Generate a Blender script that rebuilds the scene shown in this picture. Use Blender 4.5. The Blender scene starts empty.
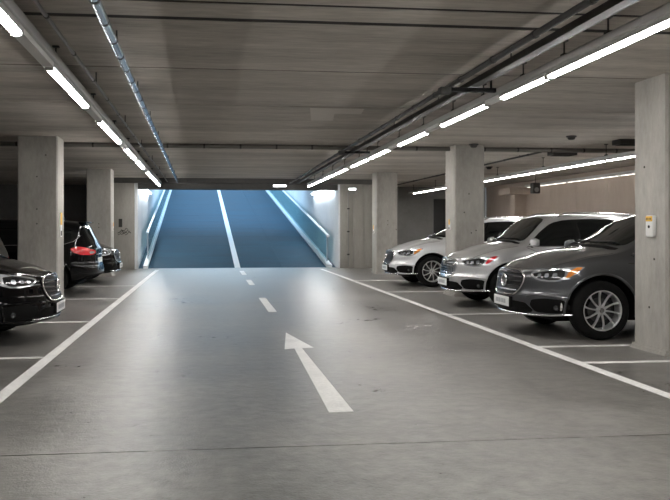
import bpy, bmesh, math, random
import numpy as np
from mathutils import Vector, Matrix
from mathutils.bvhtree import BVHTree
from mathutils.geometry import delaunay_2d_cdt

random.seed(7)
SC = bpy.context.scene
COL = SC.collection
PI = math.pi

# ------------------------------------------------------------------ materials
def nodes(name):
    m = bpy.data.materials.new(name)
    m.use_nodes = True
    nt = m.node_tree
    return m, nt, nt.nodes['Principled BSDF']

def plain(name, col, rough=0.5, metal=0.0, coat=0.0, spec=None, bump=0.0, scale=60.0):
    m, nt, b = nodes(name)
    b.inputs['Base Color'].default_value = (*col, 1)
    b.inputs['Roughness'].default_value = rough
    b.inputs['Metallic'].default_value = metal
    if coat:
        b.inputs['Coat Weight'].default_value = coat
        b.inputs['Coat Roughness'].default_value = 0.04
    if spec is not None:
        b.inputs['Specular IOR Level'].default_value = spec
    # a little procedural unevenness on every surface
    tc = nt.nodes.new('ShaderNodeTexCoord')
    nz = nt.nodes.new('ShaderNodeTexNoise'); nz.inputs['Scale'].default_value = scale
    nt.links.new(tc.outputs['Object'], nz.inputs['Vector'])
    mr = nt.nodes.new('ShaderNodeMapRange')
    mr.inputs['To Min'].default_value = max(0.0, rough * 0.9); mr.inputs['To Max'].default_value = min(1, rough * 1.12)
    nt.links.new(nz.outputs['Fac'], mr.inputs['Value'])
    nt.links.new(mr.outputs['Result'], b.inputs['Roughness'])
    if bump:
        bp = nt.nodes.new('ShaderNodeBump'); bp.inputs['Strength'].default_value = bump
        bp.inputs['Distance'].default_value = 0.01
        nt.links.new(nz.outputs['Fac'], bp.inputs['Height'])
        nt.links.new(bp.outputs['Normal'], b.inputs['Normal'])
    return m

def emit(name, col, strength):
    m, nt, b = nodes(name)
    b.inputs['Base Color'].default_value = (0.8, 0.8, 0.8, 1)
    b.inputs['Emission Color'].default_value = (*col, 1)
    b.inputs['Emission Strength'].default_value = strength
    return m

def concrete(name, dark, light, rough=(0.6, 0.85), stretch=(1, 1, 1), scale=1.0, bump=0.25, spec=0.4, fine=0.35, crack=0.0, lo=0.36, hi=0.64, bdist=0.012, pore=0.6):
    """poured concrete: large clouds, stretched board streaks, pores"""
    m, nt, b = nodes(name)
    L = nt.links.new
    geo = nt.nodes.new('ShaderNodeNewGeometry')
    mp = nt.nodes.new('ShaderNodeMapping'); mp.inputs['Scale'].default_value = stretch
    L(geo.outputs['Position'], mp.inputs['Vector'])
    n1 = nt.nodes.new('ShaderNodeTexNoise'); n1.inputs['Scale'].default_value = 0.7 * scale
    n1.inputs['Detail'].default_value = 8; n1.inputs['Roughness'].default_value = 0.62
    L(mp.outputs['Vector'], n1.inputs['Vector'])
    n2 = nt.nodes.new('ShaderNodeTexNoise'); n2.inputs['Scale'].default_value = 9 * scale
    n2.inputs['Detail'].default_value = 6; n2.inputs['Roughness'].default_value = 0.7
    L(mp.outputs['Vector'], n2.inputs['Vector'])
    n3 = nt.nodes.new('ShaderNodeTexNoise'); n3.inputs['Scale'].default_value = 70
    n3.inputs['Detail'].default_value = 3
    L(geo.outputs['Position'], n3.inputs['Vector'])
    mx = nt.nodes.new('ShaderNodeMix'); mx.data_type = 'FLOAT'; mx.inputs[0].default_value = fine
    L(n1.outputs['Fac'], mx.inputs[2]); L(n2.outputs['Fac'], mx.inputs[3])
    cr = nt.nodes.new('ShaderNodeValToRGB')
    cr.color_ramp.elements[0].position = lo; cr.color_ramp.elements[0].color = (*dark, 1)
    cr.color_ramp.elements[1].position = hi; cr.color_ramp.elements[1].color = (*light, 1)
    L(mx.outputs[0], cr.inputs['Fac'])
    # pores
    vr = nt.nodes.new('ShaderNodeTexVoronoi'); vr.inputs['Scale'].default_value = 11
    L(geo.outputs['Position'], vr.inputs['Vector'])
    pm = nt.nodes.new('ShaderNodeMapRange'); pm.inputs['From Min'].default_value = 0.035; pm.inputs['From Max'].default_value = 0.07
    pm.inputs['To Min'].default_value = 0.55; pm.inputs['To Max'].default_value = 1.0
    L(vr.outputs['Distance'], pm.inputs['Value'])
    mm = nt.nodes.new('ShaderNodeMix'); mm.data_type = 'RGBA'; mm.blend_type = 'MULTIPLY'; mm.inputs[0].default_value = pore
    L(cr.outputs['Color'], mm.inputs[6]); L(pm.outputs['Result'], mm.inputs[7])
    out = mm.outputs[2]
    if crack:
        wv = nt.nodes.new('ShaderNodeTexVoronoi'); wv.feature = 'DISTANCE_TO_EDGE'; wv.inputs['Scale'].default_value = 0.33
        mp2 = nt.nodes.new('ShaderNodeVectorMath'); mp2.operation = 'MULTIPLY_ADD'
        n4 = nt.nodes.new('ShaderNodeTexNoise'); n4.inputs['Scale'].default_value = 1.3; n4.inputs['Detail'].default_value = 5
        L(geo.outputs['Position'], n4.inputs['Vector'])
        L(n4.outputs['Color'], mp2.inputs[0]); mp2.inputs[1].default_value = (0.9, 0.9, 0.9)
        L(geo.outputs['Position'], mp2.inputs[2]); L(mp2.outputs['Vector'], wv.inputs['Vector'])
        cm = nt.nodes.new('ShaderNodeMapRange'); cm.inputs['From Max'].default_value = 0.006
        cm.inputs['To Min'].default_value = 1 - crack; cm.inputs['To Max'].default_value = 1
        L(wv.outputs['Distance'], cm.inputs['Value'])
        m3 = nt.nodes.new('ShaderNodeMix'); m3.data_type = 'RGBA'; m3.blend_type = 'MULTIPLY'; m3.inputs[0].default_value = 1
        L(out, m3.inputs[6]); L(cm.outputs['Result'], m3.inputs[7]); out = m3.outputs[2]
    L(out, b.inputs['Base Color'])
    rr = nt.nodes.new('ShaderNodeMapRange')
    rr.inputs['From Min'].default_value = 0.3; rr.inputs['From Max'].default_value = 0.7
    rr.inputs['To Min'].default_value = rough[0]; rr.inputs['To Max'].default_value = rough[1]
    L(mx.outputs[0], rr.inputs['Value']); L(rr.outputs['Result'], b.inputs['Roughness'])
    b.inputs['Specular IOR Level'].default_value = spec
    m2 = nt.nodes.new('ShaderNodeMath'); m2.operation = 'MULTIPLY_ADD'; m2.inputs[1].default_value = 0.35
    L(n3.outputs['Fac'], m2.inputs[0]); L(n2.outputs['Fac'], m2.inputs[2])
    bp = nt.nodes.new('ShaderNodeBump'); bp.inputs['Strength'].default_value = bump; bp.inputs['Distance'].default_value = bdist
    L(m2.outputs[0], bp.inputs['Height']); L(bp.outputs['Normal'], b.inputs['Normal'])
    return m

def car_paint(name, col, metal, rough=0.28, coat=1.0):
    m, nt, b = nodes(name)
    L = nt.links.new
    tc = nt.nodes.new('ShaderNodeTexCoord')
    vz = nt.nodes.new('ShaderNodeTexNoise'); vz.inputs['Scale'].default_value = 900
    L(tc.outputs['Object'], vz.inputs['Vector'])
    mr = nt.nodes.new('ShaderNodeMapRange'); mr.inputs['To Min'].default_value = rough * 0.9; mr.inputs['To Max'].default_value = rough * 1.1
    L(vz.outputs['Fac'], mr.inputs['Value']); L(mr.outputs['Result'], b.inputs['Roughness'])
    b.inputs['Base Color'].default_value = (*col, 1)
    b.inputs['Metallic'].default_value = metal
    b.inputs['Coat Weight'].default_value = coat
    if not coat: b.inputs['Specular IOR Level'].default_value = 0.34
    b.inputs['Coat Roughness'].default_value = 0.03
    return m

M = {}
M['floor'] = concrete('floor_concrete', (0.072, 0.068, 0.062), (0.235, 0.226, 0.209), rough=(0.23, 0.46), scale=0.8, bump=0.6, bdist=0.012, pore=0.12, spec=0.55, fine=0.5, crack=0.08, lo=.40, hi=.60)
M['ceiling'] = concrete('ceiling_concrete', (0.30, 0.272, 0.237), (0.66, 0.61, 0.55), stretch=(0.35, 2.2, 1), bump=0.3, crack=0.0, fine=0.4)
M['ceiling_patch'] = concrete('ceiling_patch_concrete', (0.55, 0.51, 0.46), (0.66, 0.62, 0.57), bump=0.2)
M['column'] = concrete('column_concrete', (0.30, 0.288, 0.262), (0.48, 0.46, 0.425), stretch=(1.6, 1.6, 0.6), bump=0.25, fine=0.35)
M['endwall'] = concrete('end_wall_concrete', (0.28, 0.265, 0.24), (0.38, 0.365, 0.335), stretch=(2, 2, 0.5), bump=0.2)
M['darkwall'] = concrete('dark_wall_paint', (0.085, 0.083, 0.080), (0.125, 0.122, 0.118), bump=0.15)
M['greywall'] = concrete('grey_wall_paint', (0.21, 0.207, 0.20), (0.28, 0.275, 0.268), bump=0.15)
M['beige'] = concrete('beige_wall_panels', (0.37, 0.305, 0.255), (0.45, 0.38, 0.325), stretch=(1, 1, 0.3), bump=0.1)
M['rampwall'] = concrete('white_ramp_wall', (0.72, 0.75, 0.78), (0.85, 0.87, 0.89), bump=0.08, rough=(0.5, 0.7))
M['ramp'] = concrete('blue_ramp_coating', (0.012, 0.042, 0.075), (0.026, 0.080, 0.125), stretch=(0.6, 2.0, 1), bump=0.3, rough=(0.65, 0.85), fine=0.4, spec=0.2)
M['kerb'] = plain('white_kerb_paint', (0.80, 0.84, 0.88), 0.5, bump=0.2)
M['paint'] = concrete('worn_road_paint', (0.62, 0.615, 0.60), (0.90, 0.89, 0.87), rough=(0.4, 0.6), scale=3, bump=0.15, fine=0.5)
M['steel'] = plain('galvanised_steel', (0.55, 0.57, 0.60), 0.28, 0.95)
M['pipe_blue'] = plain('bluish_steel_pipe', (0.50, 0.63, 0.74), 0.22, 0.9)
M['band'] = plain('dark_rubber_band', (0.03, 0.03, 0.03), 0.6)
M['dark_metal'] = plain('dark_painted_metal', (0.045, 0.043, 0.040), 0.5, 0.3)
M['pipe_brown'] = plain('brown_grey_pipe', (0.17, 0.16, 0.145), 0.4, 0.4)
M['grey_metal'] = plain('grey_painted_metal', (0.27, 0.265, 0.255), 0.45, 0.2)
M['pale_metal'] = plain('pale_painted_metal', (0.52, 0.51, 0.50), 0.45, 0.2)
M['tube'] = emit('lit_tube_diffuser', (1.0, 0.975, 0.94), 46.0)
M['tube_wall'] = emit('lit_wall_tube', (1.0, 0.93, 0.86), 3.0)
M['ramp_lamp'] = emit('lit_ramp_lamp', (0.88, 0.95, 1.0), 24.0)
M['emerg'] = emit('lit_emergency_lamp', (0.95, 0.97, 1.0), 6.0)
M['chrome'] = plain('chrome', (0.74, 0.735, 0.73), 0.18, 1.0)
M['satin'] = plain('satin_chrome', (0.62, 0.62, 0.63), 0.25, 1.0)
M['black_plastic'] = plain('black_plastic', (0.005, 0.005, 0.005), 0.6, spec=0.12)
M['gloss_black'] = plain('gloss_black', (0.006, 0.006, 0.007), 0.12)
M['tyre'] = plain('tyre_rubber', (0.007, 0.007, 0.007), 0.85, spec=0.2, bump=0.15, scale=90)
M['alloy'] = plain('alloy_wheel', (0.80, 0.80, 0.81), 0.32, 0.75)
M['alloy_dark'] = plain('dark_wheel_barrel', (0.03, 0.03, 0.032), 0.45, 0.6)
M['disc'] = plain('brake_disc_steel', (0.10, 0.10, 0.10), 0.4, 0.9)
M['glass_dark'] = plain('tinted_car_glass', (0.006, 0.007, 0.007), 0.04, 0.0, spec=0.45)
M['lamp_clear'] = plain('clear_headlight_lens', (0.60, 0.62, 0.64), 0.10, 0.55, coat=1.0)
M['lamp_dark'] = plain('dark_headlight_interior', (0.025, 0.027, 0.03), 0.12, 0.3, coat=1.0)
M['lens'] = plain('projector_lens', (0.75, 0.78, 0.80), 0.08, 0.85, coat=1.0)
M['led'] = plain('led_block', (0.45, 0.47, 0.50), 0.12, 0.6, coat=1.0)
M['grille_black'] = plain('grille_black', (0.006, 0.006, 0.007), 0.45, spec=0.3)
M['slat'] = plain('grille_slat_metal', (0.10, 0.10, 0.105), 0.25, 0.8)
M['amber'] = plain('amber_indicator', (0.80, 0.27, 0.05), 0.12, coat=1.0)
M['red'] = plain('red_lamp_plastic', (0.62, 0.02, 0.03), 0.12, coat=1.0)
M['plate'] = plain('plate_white', (0.86, 0.87, 0.86), 0.4)
M['plate_ink'] = plain('plate_lettering', (0.38, 0.40, 0.42), 0.5)
M['white_plastic'] = plain('white_plastic', (0.80, 0.80, 0.78), 0.4)
M['yellow'] = plain('yellow_label', (0.85, 0.50, 0.05), 0.5)
M['black_ink'] = plain('black_ink', (0.03, 0.03, 0.03), 0.6)
M['seam'] = plain('dark_joint', (0.03, 0.028, 0.025), 0.9)
M['door'] = plain('dark_doorway', (0.03, 0.03, 0.03), 0.5)  # near-black, the shade inside the open doorway as colour
M['paint_grey'] = car_paint('dark_grey_metallic_paint', (0.088, 0.091, 0.097), 0.7, 0.30)
M['paint_silver'] = car_paint('silver_metallic_paint', (0.56, 0.565, 0.57), 0.6, 0.30)
M['paint_white'] = car_paint('pale_silver_paint', (0.70, 0.71, 0.72), 0.4, 0.32)
M['paint_black'] = car_paint('black_car_paint', (0.003, 0.003, 0.0035), 0.0, 0.06, 0.0)

def rail_glass():
    m, nt, b = nodes('teal_rail_glass')
    b.inputs['Base Color'].default_value = (0.45, 0.72, 0.78, 1)
    b.inputs['Roughness'].default_value = 0.05
    b.inputs['Transmission Weight'].default_value = 0.75
    b.inputs['IOR'].default_value = 1.1
    return m
M['rail_glass'] = rail_glass()

# ------------------------------------------------------------------ mesh building
class MB:
    """collects shapes; build() links them as ONE mesh object"""
    def __init__(s):
        s.v = []; s.f = []; s.mi = []
    def add(s, v, f, mi=0):
        o = len(s.v)
        s.v += [tuple(p) for p in v]
        s.f += [tuple(i + o for i in q) for q in f]
        s.mi += [mi] * len(f)
        return s
    def box(s, x0, x1, y0, y1, z0, z1, mi=0):
        v = [(x, y, z) for x in (x0, x1) for y in (y0, y1) for z in (z0, z1)]
        f = [(0, 1, 3, 2), (4, 6, 7, 5), (0, 4, 5, 1), (2, 3, 7, 6), (0, 2, 6, 4), (1, 5, 7, 3)]
        return s.add(v, f, mi)
    def bbox(s, x0, x1, y0, y1, z0, z1, b=0.01, seg=2, mi=0):
        bm = bmesh.new()
        bmesh.ops.create_cube(bm, size=1)
        for q in bm.verts:
            q.co = ((x0 + x1) / 2 + q.co.x * (x1 - x0), (y0 + y1) / 2 + q.co.y * (y1 - y0), (z0 + z1) / 2 + q.co.z * (z1 - z0))
        bmesh.ops.bevel(bm, geom=list(bm.edges), offset=b, segments=seg, affect='EDGES', profile=0.5)
        bm.verts.index_update()
        s.add([q.co.copy() for q in bm.verts], [[q.index for q in f.verts] for f in bm.faces], mi)
        bm.free(); return s
    def prism(s, poly, z0, z1, mi=0):
        n = len(poly)
        v = [(x, y, z0) for x, y in poly] + [(x, y, z1) for x, y in poly]
        f = [tuple(range(n))[::-1], tuple(range(n, 2 * n))]
        f += [(i, (i + 1) % n, n + (i + 1) % n, n + i) for i in range(n)]
        return s.add(v, f, mi)
    def tube(s, pts, r, n=10, closed=False, mi=0, flat=1.0):
        pts = [Vector(p) for p in pts]; m = len(pts)
        up = None; rings = []
        for i, p in enumerate(pts):
            a = pts[(i - 1) % m] if (closed or i > 0) else p
            b = pts[(i + 1) % m] if (closed or i < m - 1) else p
            t = (b - a).normalized()
            if up is None:
                up = Vector((0, 0, 1)) if abs(t.z) < 0.9 else Vector((1, 0, 0))
            x = t.cross(up)
            if x.length < 1e-5: x = t.orthogonal()
            x.normalize(); y = x.cross(t).normalized(); up = y
            rings.append([p + (x * math.cos(2 * PI * k / n) + y * math.sin(2 * PI * k / n) * flat) * r for k in range(n)])
        v = [q for rg in rings for q in rg]; f = []
        last = m if closed else m - 1
        for i in range(last):
            j = (i + 1) % m
            for k in range(n):
                l = (k + 1) % n
                f.append((i * n + k, i * n + l, j * n + l, j * n + k))
        if not closed:
            f.append(tuple(range(n))[::-1]); f.append(tuple(range((m - 1) * n, m * n)))
        return s.add(v, f, mi)
    def lathe(s, prof, n=48, axis='y', c=(0, 0, 0), mi=0, closed=False):
        """prof: (radius, along axis)"""
        v = []; m = len(prof)
        for k in range(n):
            a = 2 * PI * k / n
            for r, h in prof:
                if axis == 'y': v.append((c[0] + r * math.cos(a), c[1] + h, c[2] + r * math.sin(a)))
                elif axis == 'z': v.append((c[0] + r * math.cos(a), c[1] + r * math.sin(a), c[2] + h))
                else: v.append((c[0] + h, c[1] + r * math.cos(a), c[2] + r * math.sin(a)))
        f = []
        for k in range(n):
            l = (k + 1) % n
            for i in range(m if closed else m - 1):
                j = (i + 1) % m
                f.append((k * m + i, k * m + j, l * m + j, l * m + i))
        return s.add(v, f, mi)
    def build(s, name, mats, parent=None, smooth=40, loc=None):
        me = bpy.data.meshes.new(name)
        me.from_pydata(s.v, [], s.f)
        if not isinstance(mats, (list, tuple)): mats = [mats]
        for m in mats: me.materials.append(m)
        me.polygons.foreach_set('material_index', s.mi)
        bm = bmesh.new(); bm.from_mesh(me)
        bmesh.ops.remove_doubles(bm, verts=bm.verts, dist=1e-5)
        bmesh.ops.recalc_face_normals(bm, faces=bm.faces)
        bm.to_mesh(me); bm.free()
        if smooth:
            me.polygons.foreach_set('use_smooth', [True] * len(me.polygons))
            me.set_sharp_from_angle(angle=math.radians(smooth))
        o = bpy.data.objects.new(name, me)
        COL.objects.link(o)
        if parent: o.parent = parent
        if loc: o.location = loc
        return o

def tag(o, label=None, cat=None, group=None, kind=None):
    if label: o['label'] = label
    if cat: o['category'] = cat
    if group: o['group'] = group
    if kind: o['kind'] = kind
    return o

def empty(name, loc, rz=0, label=None, cat=None, group=None):
    o = bpy.data.objects.new(name, None); COL.objects.link(o)
    o.empty_display_size = 0.1
    o.location = loc; o.rotation_euler = (0, 0, rz)
    return tag(o, label, cat, group)

# ------------------------------------------------------------------ camera
F_PX = 780.0
cam = bpy.data.cameras.new('camera'); cam.sensor_fit = 'HORIZONTAL'; cam.sensor_width = 36
cam.lens = 36 * F_PX / 670; cam.shift_x = 36.3 / 670; cam.shift_y = -22 / 670
cam.clip_end = 300
co = bpy.data.objects.new('camera', cam); COL.objects.link(co)
co.location = (0, 0, 1.4)
co.rotation_euler = (PI / 2, 0, -math.atan(0.115))
SC.camera = co

# ------------------------------------------------------------------ room shell
H = 3.1
XL, XR, YB, YE = -11.5, 11.5, -7.0, 31.5
RAMP_X0, RAMP_X1 = -2.52, 4.56
# floor, split by a saw-cut joint
f = MB()
ys = [YB, 4.965, 4.985, 27.45]
f.box(XL, XR, YB, 4.962, -0.3, 0)
f.box(XL, XR, 4.974, 14.6, -0.3, 0)
f.box(XL, XR, 14.606, 27.45, -0.3, 0)
f.box(XL, RAMP_X0, 27.45, YE, -0.3, 0)
f.box(RAMP_X1, XR, 27.45, YE, -0.3, 0)
f.box(XL, XR, 4.9, 14.7, -0.35, -0.012)
tag(f.build('floor', M['floor'], smooth=0), 'grey polished concrete garage floor with saw-cut joints', 'floor', kind='structure')

# ceiling slabs with open joints
c = MB()
joints = [(-7, 0), (-3.6, .02), (-1.2, .02), (1.4, .03), (3.9, .03), (5.92, .07), (6.40, .11), (8.40, .05), (10.84, .03), (13.1, .012), (15.1, .02),
          (17.4, .02), (19.7, .02), (22.1, .02), (24.5, .02), (27.45, 0)]
for (a, wa), (b, wb) in zip(joints[:-1], joints[1:]):
    c.box(XL, XR, a + wa / 2, b - wb / 2, H, H + 0.3)
c.box(XL, XR, YB, 27.45, H + 0.25, H + 0.4)
c.box(XL, RAMP_X0, 27.45, YE, H, H + 0.4)
c.box(RAMP_X1, XR, 27.45, YE, H, H + 0.4)
fl = MB()
for (a, wa) in joints[1:-1]:
    fl.box(XL, XR, a - wa / 2, a + wa / 2, H + .006, H + .05)
ceil = tag(c.build('ceiling', M['ceiling'], smooth=0), 'board-marked concrete ceiling slabs with dark open joints', 'ceiling', kind='structure')
fl.build('joint_filler', M['seam'], ceil, smooth=0)
p = MB().prism([(1.42, 10.95), (1.60, 12.2), (1.95, 12.2), (1.85, 11.45), (2.25, 11.42), (2.2, 10.95)], H - 0.004, H + 0.01)
p.build('repair_patch', M['ceiling_patch'], ceil, smooth=0)

def struct(name, mb, m, label=None, cat=None, smooth=0, parent=None):
    o = mb.build(name, m, parent, smooth=smooth)
    return tag(o, label, cat, kind='structure')

struct('wall_left', MB().box(XL - .3, XL, YB, YE, 0, H), M['greywall'], 'dark side wall behind the left parking bays', 'wall')
struct('wall_back_left', MB().box(XL, -3.3, YE, YE + .3, 0, H), M['greywall'], 'dark back wall behind the black cars', 'wall')
struct('wall_behind', MB().box(XL, XR, YB - .3, YB, 0, H), M['greywall'], 'grey wall behind the viewer', 'wall')
wr = MB()
y = YB
while y < YE:
    wr.box(XR, XR + .3, y + .006, min(y + 1.9, YE) - .006, 0, H); y += 1.9
wr.box(XR + .02, XR + .3, YB, YE, 0, H)
struct('wall_right', wr, M['beige'], 'beige panelled side wall behind the right parking bays', 'wall')
struct('wall_back_right', MB().box(5.62, XR, YE, YE + .3, 0, H), M['greywall'], 'grey back wall behind the silver cars', 'wall')
# piers of end wall beside the ramp
struct('wall_ramp_pier_left', MB().bbox(-3.35, RAMP_X0, 26.95, 27.5, 0, H, .012).box(-2.9, -2.8, 27.5, 31, 0, H), M['endwall'], 'concrete wall end on the left of the ramp mouth', 'wall', 30)
wp = MB()
wp.bbox(RAMP_X1, 5.02, 26.95, 27.5, 0, H, .01); wp.bbox(5.03, 5.40, 26.95, 27.5, 0, H, .01); wp.bbox(5.41, 5.75, 26.97, 31.5, 0, H, .01)
struct('wall_ramp_pier_right', wp, M['endwall'], 'concrete wall end on the right of the ramp mouth', 'wall', 30)
struct('wall_left_return', MB().box(-3.35, -3.1, 27.5, YE, 0, H), M['darkwall'], 'dark wall return behind the left pier', 'wall')
# beam over the ramp mouth
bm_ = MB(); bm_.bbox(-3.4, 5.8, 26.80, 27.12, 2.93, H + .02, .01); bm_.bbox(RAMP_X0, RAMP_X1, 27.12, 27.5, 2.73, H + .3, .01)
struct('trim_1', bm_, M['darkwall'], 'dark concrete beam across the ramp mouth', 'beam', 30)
pl = MB(); pl.bbox(XR - .45, XR, 27.3, 27.75, 0, 2.62, .01); pl.bbox(XR - .75, XR, 27.0, 28.1, 2.62, 2.86, .01)
struct('trim_2', pl, M['beige'], 'beige pilaster with a block head on the right wall', 'pilaster', 30)
dr = MB().bbox(9.25, 10.15, YE - .05, YE + .02, 0, 2.6, .01)  # flat dark panel in place of a dark opening in the wall
tag(dr.build('doorway_panel', M['door']), 'dark panel standing for the dark open doorway in the grey back wall', 'door', kind='structure')

# columns ----------------------------------------------------------------
def column(x0, x1, y0, y1, label, skirt=True, holes=()):
    r = MB()
    b = 0.022
    r.prism([(x0 + b, y0), (x1 - b, y0), (x1, y0 + b), (x1, y1 - b), (x1 - b, y1), (x0 + b, y1), (x0, y1 - b), (x0, y0 + b)], 0, H + .01)
    o = r.build('column', M['column'], smooth=0)
    tag(o, label, 'column', 'square concrete columns', kind='structure')
    if skirt:
        k = MB(); e = .035
        k.prism([(x0 - e, y0 - e), (x1 + e, y0 - e), (x1 + e, y1 + e), (x0 - e, y1 + e)], 0, .03)
        k.prism([(x0 - .015, y0 - .015), (x1 + .015, y0 - .015), (x1 + .015, y1 + .015), (x0 - .015, y1 + .015)], .03, .06)
        k.build('column_skirt', M['column'], o, smooth=0)
    for (hx, hy, hz, ax) in holes:
        h = MB()
        if ax == 'y': h.lathe([(0.0001, -.004), (.013, -.003), (.014, 0.01)], 14, 'y', (hx, hy, hz))
        else: h.lathe([(0.0001, -.004), (.013, -.003), (.014, 0.01)], 14, 'x', (hx, hy, hz))
        h.build('tie_hole', M['seam'], o)
    return o
column(-3.51, -2.79, 14.87, 15.52, 'square concrete column beside the nearest black car, left', holes=[(-3.16, 14.87, 2.35, 'y'), (-3.16, 14.87, 1.75, 'y'), (-3.16, 14.87, 1.48, 'y'), (-3.0, 14.87, 2.75, 'y')])
column(-3.50, -2.80, 22.95, 23.6, 'square concrete column beyond the black hatchback, left', holes=[(-3.15, 22.95, 1.52, 'y'), (-3.15, 22.95, 1.42, 'y')])
column(4.97, 5.64, 8.02, 8.67, 'square concrete column at right edge, carrying the yellow call point', holes=[(4.97, 8.45, 2.1, 'x'), (4.97, 8.35, .5, 'x'), (4.97, 8.25, 1.05, 'x')])
column(5.00, 5.63, 15.50, 16.15, 'square concrete column between the two silver cars', holes=[(5.3, 15.5, 2.1, 'y'), (5.35, 15.5, 1.3, 'y'), (5.2, 15.5, 1.72, 'y'), (5.45, 15.5, 1.35, 'y')])
column(5.05, 5.70, 23.25, 23.9, 'square concrete column beyond the farthest silver car, right', holes=[(5.4, 23.25, 1.62, 'y'), (5.4, 23.25, 1.5, 'y'), (5.66, 23.25, 1.35, 'y')])

# ramp ---------------------------------------------------------------------
RO = (1.0, 27.45, 0); RZ = math.radians(0.8); SL = 0.155
def ramp_place(o):
    o.location = RO; o.rotation_euler = (0, 0, RZ); return o
def sloped(mb, x0, x1, y0, y1, h0, h1, ny=1):
    v = []
    for (yy) in (y0, y1):
        for xx in (x0, x1):
            for h in (h0, h1): v.append((xx, yy, SL * yy + h))
    fcs = [(0, 1, 3, 2), (4, 6, 7, 5), (0, 4, 5, 1), (2, 3, 7, 6), (0, 2, 6, 4), (1, 5, 7, 3)]
    return mb.add(v, fcs)
r = MB()
for k in range(17):
    a = k * 2.2; sloped(r, -3.5, -1.30, a, a + 2.19, -.3, 0); sloped(r, -1.295, 1.6, a, a + 2.19, -.3, 0); sloped(r, 1.605, 3.6, a, a + 2.19, -.3, 0)
sloped(r, -3.5, 3.6, 0, 37.4, -.5, -.02)
r.box(-3.5, 3.6, 37.4, 52, 5.3, SL * 37.4)
ramp_place(struct('ramp', r, M['ramp'], 'blue coated vehicle ramp rising to daylight', 'ramp'))
wl = MB(); sloped(wl, -3.52, -3.42, -.40, 40, -1, 3.6)
ramp_place(struct('wall_ramp_left', wl, M['rampwall'], 'white wall along the left of the ramp', 'wall'))
wl = MB(); sloped(wl, 3.50, 3.62, -.52, 40, -1, 3.6)
ramp_place(struct('wall_ramp_right', wl, M['rampwall'], 'white wall along the right of the ramp', 'wall'))
rf = MB(); sloped(rf, -3.75, 3.85, 0.02, 8.0, 2.95, 3.25)  # added slab, out of view, keeps daylight off the lower ramp
ramp_place(struct('ramp_shade_slab', rf, M['darkwall'], 'unseen sloping slab added to shade the foot of the ramp', 'ceiling'))
for (x0, x1, lab) in ((-3.26, -3.10, 'white kerb along the left edge of the blue ramp'), (3.16, 3.36, 'white kerb along the right edge of the blue ramp')):
    k = MB(); sloped(k, x0, x1, -.02, 37, -.05, .10)
    ramp_place(tag(k.build('ramp_kerb', M['kerb'], smooth=0), lab, 'kerb', 'ramp kerbs'))
k = MB(); sloped(k, -.10, .10, .02, 37, -.01, .006)
ramp_place(tag(k.build('ramp_centre_line', M['kerb'], smooth=0), 'white centre line painted up the blue ramp', 'painted line'))

def balustrade(x, side, label, y0):
    root = ramp_place(empty('ramp_balustrade', RO, RZ, label, 'balustrade', 'ramp balustrades'))
    hr = MB()
    pts = [(x, y0 - .25, SL * y0 + 1.02), (x, y0 - .12, SL * y0 + 1.06), (x, y0, SL * y0 + 1.08)] + [(x, yy, SL * yy + 1.08) for yy in np.linspace(y0 + 1, 33, 33)]
    hr.tube(pts, .045, 10); hr.build('handrail', M['kerb'], root)
    g = MB(); n = 12; span = (33 - y0) / n
    for i in range(n):
        a = y0 + i * span
        g = MB(); sloped(g, x - .008, x + .008, a + (.02 if i == 0 else .004), a + span - .004, .12, 1.03)
        g.build('glass_panel', M['rail_glass'], root, smooth=0)
    for i in (0,):
        a = y0
        q = MB(); q.box(x - .02, x + .02, a - .02, a + .02, SL * a + .108, SL * a + 1.04); q.build('rail_post', M['steel'], root, smooth=0)
    return root
balustrade(3.27, 1, 'white handrail with glass panels on the right of the ramp', .55)
balustrade(-3.18, -1, 'white handrail with glass panels on the left of the ramp', 1.2)

for (sx, lab) in ((-1, 'long white lamp on the left ramp wall'), (1, 'long white lamp on the right ramp wall')):
    t = ramp_place(empty('ramp_wall_light', RO, RZ, lab, 'wall light', 'ramp wall lights'))
    xw = -3.42 if sx < 0 else 3.50
    a, b = sorted((xw, xw - sx * .10))
    q = MB(); q.bbox(a, b, .2, 5.2, 2.86, 2.93, .01); q.build('lamp_housing', M['pale_metal'], t)
    a, b = sorted((xw - sx * .015, xw - sx * .14))
    q = MB(); q.bbox(a, b, .25, 5.15, 2.80, 2.86, .02); q.build('lamp_diffuser', M['ramp_lamp'], t)

# painted markings -----------------------------------------------------------
PT = .003
def paint(name, poly, label, cat, group=None):
    return tag(MB().prism(poly, 0.0, PT).build(name, M['paint'], smooth=0), label, cat, group)
def strip(x0, x1, y0, y1): return [(x0, y0), (x1, y0), (x1, y1), (x0, y1)]
paint('painted_lane_line', strip(-1.775, -1.655, -6, 26.4), 'long white lane line in front of the black cars', 'painted line', 'lane edge lines')
paint('painted_lane_line', strip(3.75, 3.865, -6, 26.4), 'long white lane line in front of the silver cars', 'painted line', 'lane edge lines')
paint('painted_arrow', [(.905, 5.85), (1.095, 5.86), (1.075, 9.02), (1.215, 9.04), (1.02, 10.38), (.865, 8.95), (.985, 9.0)], 'white arrow painted on the lane pointing to the ramp', 'painted arrow')
for (y0, y1, lab) in ((12.97, 15.6, 'longest white centre dash, just beyond the arrow'), (19.17, 21.05, 'middle white centre dash, halfway to the ramp'), (23.3, 25.5, 'small white centre dash nearest the ramp foot')):
    paint('painted_dash', strip(.985, 1.125, y0, y1), lab, 'painted line', 'centre dashes')
for (yy, lab) in ((8.68, 'white bay line before the nearest black car'), (11.92, 'white bay line between nearest black car and left column'), (15.75, 'white bay line just behind the left column'),
                  (19.2, 'white bay line between hatchback and farthest black car')):
    paint('painted_bay_line', strip(-6.9, -1.78, yy - .05, yy + .05), lab, 'painted line', 'left bay lines')
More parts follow.
